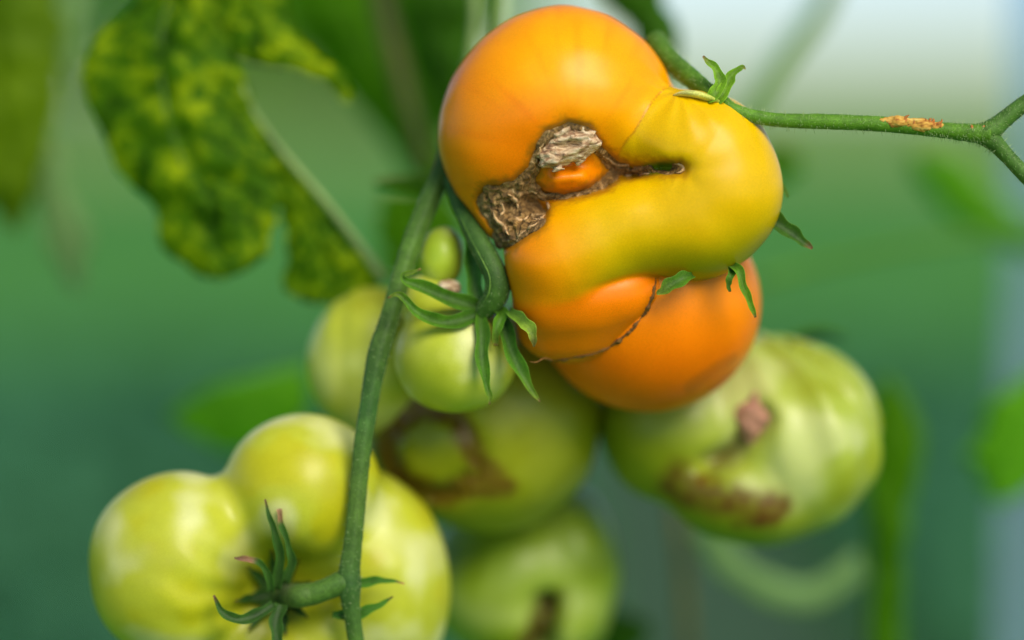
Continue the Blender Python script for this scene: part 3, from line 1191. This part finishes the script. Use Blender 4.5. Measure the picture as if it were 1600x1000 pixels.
SIDE = [(556, 906, 22, 10), (546, 908, 21, 15), (532, 911, 21, 18), (512, 920, 22, 17.5), (488, 928, 25, 18), (466, 931, 30, 19), (450, 931, w1 - 10, 18), (436, 930, w1 + 2, 14), (428, 929, w1 + 18, 9)]
tube('fruit_stem', SIDE, M_STEM, VINE, n=40, ring=16, cols=[(0, lin(68, 106, 44)), (0.5, lin(80, 116, 44)), (1, lin(96, 112, 56))], rough=0.03, seed=5)
hairs(VINE, MAIN, 700, 10, 1)

TW = thing('tomato_stalk', P(765, 490, 36), 'short dark green stalk against the brown scar, ending in the curled calyx', 'stalk')
S2 = [(700, 262, 110, 11), (712, 305, 76, 13), (734, 350, 46, 16), (757, 395, 20, 18), (774, 430, 8, 19), (776, 458, 12, 20), (760, 482, 26, 16), (750, 494, 36, 10)]
tube('stem', S2, M_STEM, TW, n=60, ring=16, cols=[(0, lin(70, 112, 44)), (0.6, lin(64, 98, 40)), (1, lin(86, 128, 44))], rough=0.04, seed=7)
tube('ridge', [(706, 300, 66, 1.4), (726, 352, 32, 1.4), (748, 396, 5, 1.4), (764, 430, -8, 1.4), (764, 456, -5, 1.4), (752, 480, 13, 1.4)], M_STEM, TW, n=50, ring=8, cols=[(0, lin(96, 136, 54)), (1, lin(106, 142, 60))], rough=0.1, seed=9)  # thin lighter strip added to stand in for the stalk's edge highlight
hairs(TW, S2, 350, 8, 2)

RT = thing('tomato_stalk', P(1540, 208, -40), 'green side stalk with a torn tan scar, forking at the right edge', 'stalk')
S3 = [(1020, 60, 90, 17), (1050, 96, 60, 17), (1088, 128, 16, 15), (1124, 156, -26, 12), (1152, 175, -40, 11), (1210, 187, -38, 11), (1290, 190, -42, 12), (1380, 194, -45, 12), (1460, 202, -46, 12), (1510, 207, -46, 14), (1545, 210, -46, 18)]
tube('stem', S3, M_STEM, RT, n=110, ring=16, cols=[(0, lin(72, 112, 30)), (0.4, lin(92, 140, 36)), (1, lin(84, 130, 30))], rough=0.03, seed=11)
F1 = [(1520, 208, -46, 13), (1545, 205, -46, 17), (1565, 190, -46, 14), (1590, 170, -47, 13), (1625, 145, -48, 13)]
F2 = [(1520, 207, -46, 13), (1548, 218, -46, 15), (1570, 240, -46, 12), (1600, 272, -48, 12), (1640, 312, -50, 12)]
tube('fork', F1, M_STEM, RT, n=40, ring=14, cols=SC1, rough=0.03, seed=13)
tube('fork', F2, M_STEM, RT, n=40, ring=14, cols=SC1, rough=0.03, seed=15)
for k, s in enumerate((S3, F1, F2)):
    hairs(RT, s, (1500, 250, 300)[k], 11, 20 + k)


def sscar(p):
    f = chain(p, [(1376, 189, -51, 4.5), (1400, 191, -52, 8), (1440, 196, -52, 8), (1468, 198, -53, 6)])
    return f + 1.8 * vnoise(p, 7, 30) + 1.2 * vnoise(p, 3, 31)


def sc_mat():
    m, t, b, o = new_mat('torn bark')
    co = obj_co(t)
    mp = nd(t, 'ShaderNodeMapping')
    mp.inputs['Scale'].default_value = (0.3, 1, 1.4)
    t.links.new(co, mp.inputs[0])
    n1 = noise(t, 900, 4, 0.6, mp.outputs[0])
    r = ramp(t, n1.outputs[0], [(0.32, lin(150, 84, 26)), (0.5, lin(206, 156, 60)), (0.7, lin(226, 196, 106))])
    t.links.new(r.outputs[0], b.inputs['Base Color'])
    b.inputs['Roughness'].default_value = 0.8
    return m


M_TORN = sc_mat()
V, Q = surface_nets(sscar, (1365, 175, -68), (1480, 212, -36), 1.4)
mesh('torn_scar', to_world(V, (1420, 195), -45), Q, M_TORN, RT, label='torn tan strip along the stalk')
M_FLAKE = simple('rusty flakes', lin(180, 108, 46), 0.8, 900, 0.4)
rr = np.random.default_rng(44)
for k in range(16):
    x = rr.uniform(1395, 1470) if k > 3 else rr.uniform(1515, 1540)
    y = 188 + (x - 1395) * 0.1 + rr.uniform(-3, 3)
    dx, dy = rr.uniform(-4, 11), rr.uniform(-11, -2)
    tube('flake', [(x, y + 3, -56, 2.6), (x + dx * .5, y + dy * .6, -58, 2), (x + dx, y + dy, -58, 0.6)], M_FLAKE, RT, n=8, ring=6, rough=0.3, seed=k)

# ------------------------------------------------------------------ leaves and stems out of focus
def blade(name, left, right, mat, parent, bulge=20, amp=9, n=84, m=34, seed=0, thick=2.0):
    """left, right = edge polylines (px, py, w); puckered blade between them"""
    a, b = cr(left, n), cr(right, n)
    ed = np.array([[i / n * 40.0, 0.0, 0.0] for i in range(n)])
    ea, eb = 9 * vnoise(ed, 3.1, seed + 5) + 5 * vnoise(ed, 1.2, seed + 6), 9 * vnoise(ed, 3.1, seed + 7) + 5 * vnoise(ed, 1.2, seed + 8)
    tp = np.minimum(1, 6 * np.minimum(np.arange(n), n - 1 - np.arange(n)) / n)
    a[:, 0] += ea * tp
    b[:, 0] += eb * tp
    sj = np.tile(np.linspace(0, 1, m), n)
    ii = np.repeat(np.arange(n), m)
    q = a[ii] * (1 - sj[:, None]) + b[ii] * sj[:, None]
    flat_q = q.copy()
    flat_q[:, 2] = 0
    h_ = np.abs(sj - 0.5)
    ph = (ii / n * 9 - h_ * 3.4 + 0.5 * vnoise(flat_q, 60, seed + 2)) % 1.0
    vn = np.maximum(np.exp(-(h_ / 0.035) ** 2), np.exp(-((ph - .5) / 0.11) ** 2) * 0.9)
    q[:, 2] += -bulge * (1 - (2 * sj - 1) ** 2) + amp * vnoise(flat_q, 34, seed) + 7 * np.exp(-((sj - 0.5) / 0.05) ** 2) + 3.5 * vn
    vein = np.stack([vn] * 3, 1)
    V = [P(*k) for k in q]
    F = [(i * m + j, i * m + j + 1, (i + 1) * m + j + 1, (i + 1) * m + j) for i in range(n - 1) for j in range(m - 1)]
    o = mesh(name, V, F, mat, parent, np.array(vein))
    sol = o.modifiers.new('thickness', 'SOLIDIFY')
    sol.thickness = thick * PX
    return o


def E(w_, *pts):
    return [(x, y, w_) for x, y in pts]


LM_DARK = leaf_mat('mottled leaf', (0.028, 0.10, 0.002), (0.10, 0.25, 0.004), (0.42, 0.50, 0.006), 260, 0.6, tmul=2.0, cuts=(0.34, 0.46, 0.59))
LM_YEL = leaf_mat('yellowing leaf', (0.07, 0.17, 0.006), (0.18, 0.30, 0.01), (0.40, 0.46, 0.02), 200, 0.5)
LM_MID = leaf_mat('mid green leaf', (0.065, 0.20, 0.003), (0.11, 0.28, 0.004), (0.16, 0.36, 0.006), 60, 0.6, tmul=2.0)
LM_DEEP = leaf_mat('deep green leaf', (0.03, 0.11, 0.003), (0.048, 0.16, 0.004), (0.07, 0.21, 0.005), 60, 0.35)
LM_OLIVE = leaf_mat('olive leaf', (0.10, 0.20, 0.003), (0.17, 0.28, 0.004), (0.25, 0.36, 0.008), 60, 0.55, tmul=2.0)
LM_FRESH = leaf_mat('fresh green leaf', (0.11, 0.32, 0.012), (0.17, 0.42, 0.018), (0.26, 0.5, 0.03), 60, 0.6, tmul=1.9)
LM_PALE = leaf_mat('pale leaf underside', (0.20, 0.36, 0.12), (0.25, 0.42, 0.16), (0.31, 0.48, 0.22), 60, 0.35)

L1 = thing('tomato_leaf', P(340, 100, 330), 'drooping mottled tomato leaf with several leaflets at upper left', 'leaf', 'blurred leaves')
blade('leaflet', E(370, (258, -60), (215, 0), (140, 70), (122, 130), (150, 205), (190, 275), (235, 320), (258, 385), (300, 425), (345, 436)),
      E(340, (330, -60), (350, 20), (372, 90), (386, 160), (420, 235), (440, 290), (436, 330), (420, 380), (392, 416), (352, 434)), LM_DARK, L1, 30, 12, seed=1)
blade('leaflet', E(370, (372, 116), (392, 200), (420, 270), (440, 330), (452, 390), (446, 450), (488, 474)),
      E(360, (372, 108), (402, 180), (452, 252), (512, 322), (566, 390), (600, 436), (520, 474)), LM_DARK, L1, 14, 9, seed=2)
blade('leaflet', E(345, (300, -60), (322, 20), (360, 84), (410, 104), (460, 108), (505, 130), (538, 160)),
      E(350, (436, -60), (452, 10), (468, 56), (496, 86), (526, 104), (544, 130), (548, 160)), LM_DARK, L1, 18, 9, seed=3)
M_PETI = plant_mat('pale petiole', attr=False, base=lin(140, 168, 104), sc1=120, sheen=0.04)
tube('midrib', [(368, 100, 345, 4), (392, 165, 340, 4), (440, 235, 340, 5), (500, 305, 340, 6), (552, 370, 340, 7), (600, 436, 345, 8)], M_PETI, L1, n=40, ring=10)
tube('midrib', [(290, -60, 334, 4), (250, 60, 330, 3.5), (262, 180, 330, 3), (300, 300, 336, 2), (330, 420, 346, 1)], plant_mat('dark vein', attr=False, base=lin(76, 112, 36), sc1=120), L1, n=40, ring=8)

L0 = thing('tomato_leaf', P(30, 100, 800), 'olive green blurred leaf cut by the left edge', 'leaf', 'blurred leaves')
blade('leaflet', E(800, (-160, -80), (-120, 60), (-90, 200), (-30, 300), (20, 360)), E(780, (70, -80), (96, 40), (92, 140), (76, 240), (28, 362)), LM_OLIVE, L0, 30, 14, seed=4)
blade('leaflet', E(900, (40, 240), (60, 320), (84, 400), (110, 450)), E(900, (90, 230), (110, 300), (134, 370), (126, 452)), LM_PALE, L0, 14, 6, seed=5)
blade('leaflet', E(850, (92, -60), (84, 20), (90, 80), (104, 140)), E(850, (142, -60), (134, 20), (126, 80), (108, 140)), LM_PALE, L0, 10, 6, seed=6)

L2 = thing('tomato_leaf', P(600, -100, 1150), 'broad green blurred leaf behind the top left of the orange tomato', 'leaf', 'blurred leaves')
blade('leaflet', E(1150, (430, -160), (446, -20), (490, 80), (560, 180), (640, 270), (690, 330)), E(1100, (600, -160), (640, -20), (680, 80), (700, 180), (710, 260), (700, 332)), LM_MID, L2, 40, 16, seed=7)
blade('leaflet', E(1050, (610, -160), (624, -40), (650, 60), (672, 130), (700, 190)), E(1020, (830, -160), (800, -40), (770, 40), (740, 120), (704, 192)), LM_DEEP, L2, 40, 16, seed=8)
tube('petiole', [(580, -120, 900, 17), (596, 0, 880, 19), (618, 90, 860, 19), (642, 180, 840, 16), (668, 270, 830, 12)], plant_mat('brown green stem', attr=False, base=lin(70, 78, 22), sc1=80), L2, n=40, ring=12)

for k, (pts, lab) in enumerate([
        ([(742, -80, 500, 9), (744, 0, 500, 9), (742, 60, 500, 9), (728, 160, 500, 9)], 'thin pale upright stem just left of the orange tomato top'),
        ([(790, -80, 520, 10), (786, 0, 520, 10), (780, 80, 520, 10), (776, 200, 540, 10)], 'pale upright stem vanishing behind the orange tomato top'),
        ([(1320, -80, 1300, 20), (1282, 10, 1300, 22), (1228, 80, 1280, 22), (1180, 150, 1260, 20), (1120, 260, 1240, 18)], 'blurred green stem slanting across the bright sky'),
        ([(1180, 440, 1100, 12), (1300, 408, 1100, 12), (1420, 384, 1100, 12), (1560, 366, 1120, 12), (1680, 350, 1150, 12)], 'dim blurred stem crossing level at right of the orange tomato'),
        ([(1052, 780, 1000, 12), (1066, 880, 1000, 14), (1074, 1000, 1000, 14), (1080, 1120, 1000, 14)], 'dull brown upright stem under the right green tomato')]):
    o = tube('plant_stem', pts, plant_mat('blurred stem', attr=False, base=(lin(150, 176, 110), lin(150, 176, 110), lin(96, 138, 70), lin(80, 134, 40), lin(92, 92, 50))[k], sc1=60), None, n=40, ring=12)
    tag(o, lab, 'stem', 'blurred stems')


def leaf1(label, left, right, mat, bulge=25, amp=10, seed=0, stem=None):
    c = left[0]
    t = thing('tomato_leaf', P(*c), label, 'leaf', 'blurred leaves')
    blade('leaflet', left, right, mat, t, bulge, amp, seed=seed)
    if stem:
        tube('midrib', stem, M_PETI, t, n=24, ring=8)
    return t


leaf1('yellowish green blurred leaf between the curled leaf tip and the dark stem', E(1500, (470, -160), (440, -60), (470, 20), (520, 90), (570, 160)), E(1500, (600, -160), (600, -60), (610, 20), (600, 90), (574, 162)), LM_OLIVE, seed=30)
leaf1('dark green leaf behind the top right of the orange tomato', E(700, (900, -120), (930, -20), (980, 40), (1020, 90), (1050, 130)), E(680, (1010, -120), (1036, -20), (1056, 40), (1062, 80), (1052, 132)), LM_DEEP, seed=10)
leaf1('yellow green blurred leaf at right below the forked stalk', E(1400, (1420, 240), (1450, 300), (1500, 350), (1570, 390), (1650, 410)), E(1380, (1440, 230), (1500, 250), (1550, 300), (1600, 340), (1650, 400)), LM_FRESH, seed=11)
leaf1('small green blurred leaf right beside the yellow lobe', E(1100, (1190, 220), (1196, 260), (1204, 290)), E(1100, (1240, 226), (1250, 260), (1210, 292)), LM_MID, 8, 4, 12)
leaf1('long upright green leaf right of the lobed green tomato', E(950, (1376, 590), (1356, 660), (1358, 780), (1362, 900), (1352, 1100)), E(940, (1392, 590), (1438, 670), (1428, 780), (1408, 900), (1420, 1100)), LM_MID, 20, 8, 13)
leaf1('green leaf with pale rim cut by the right edge', E(1000, (1640, 560), (1570, 610), (1524, 680), (1520, 740), (1556, 786)), E(980, (1700, 600), (1680, 660), (1650, 720), (1600, 770), (1560, 788)), LM_FRESH, 24, 8, 14)
leaf1('bright green blurred leaf left of the hidden pale tomato', E(950, (480, 570), (400, 590), (320, 610), (262, 650)), E(930, (486, 640), (430, 690), (350, 704), (266, 656)), LM_FRESH, 18, 8, 15)
leaf1('green leaf tip with brown point behind the long stalk', E(420, (690, 270), (650, 276), (610, 278), (586, 284)), E(420, (690, 310), (650, 300), (616, 294), (588, 290)), LM_DEEP, 6, 3, 16)
leaf1('green leaf behind the long stalk and above the small tomato', E(800, (600, 300), (592, 350), (600, 420), (640, 470)), E(780, (690, 300), (720, 350), (710, 420), (650, 472)), LM_MID, 14, 6, 17)
leaf1('thin dark leaf over the right green tomato', E(500, (1215, 540), (1240, 522), (1280, 512), (1320, 524)), E(500, (1222, 548), (1246, 538), (1282, 524), (1320, 528)), LM_DEEP, 4, 2, 18)
leaf1('deep green leaf at the bottom edge under the fruit', E(900, (860, 1060), (900, 980), (950, 950), (1010, 970)), E(900, (900, 1100), (960, 1060), (1000, 1020), (1020, 980)), LM_DEEP, 14, 6, 19)
leaf1('pale grey green leaf curling under the right green tomato', E(950, (1080, 830), (1120, 890), (1190, 940), (1270, 950), (1350, 900)), E(950, (1110, 800), (1160, 870), (1210, 898), (1270, 908), (1340, 860)), LM_PALE, 10, 5, 20)
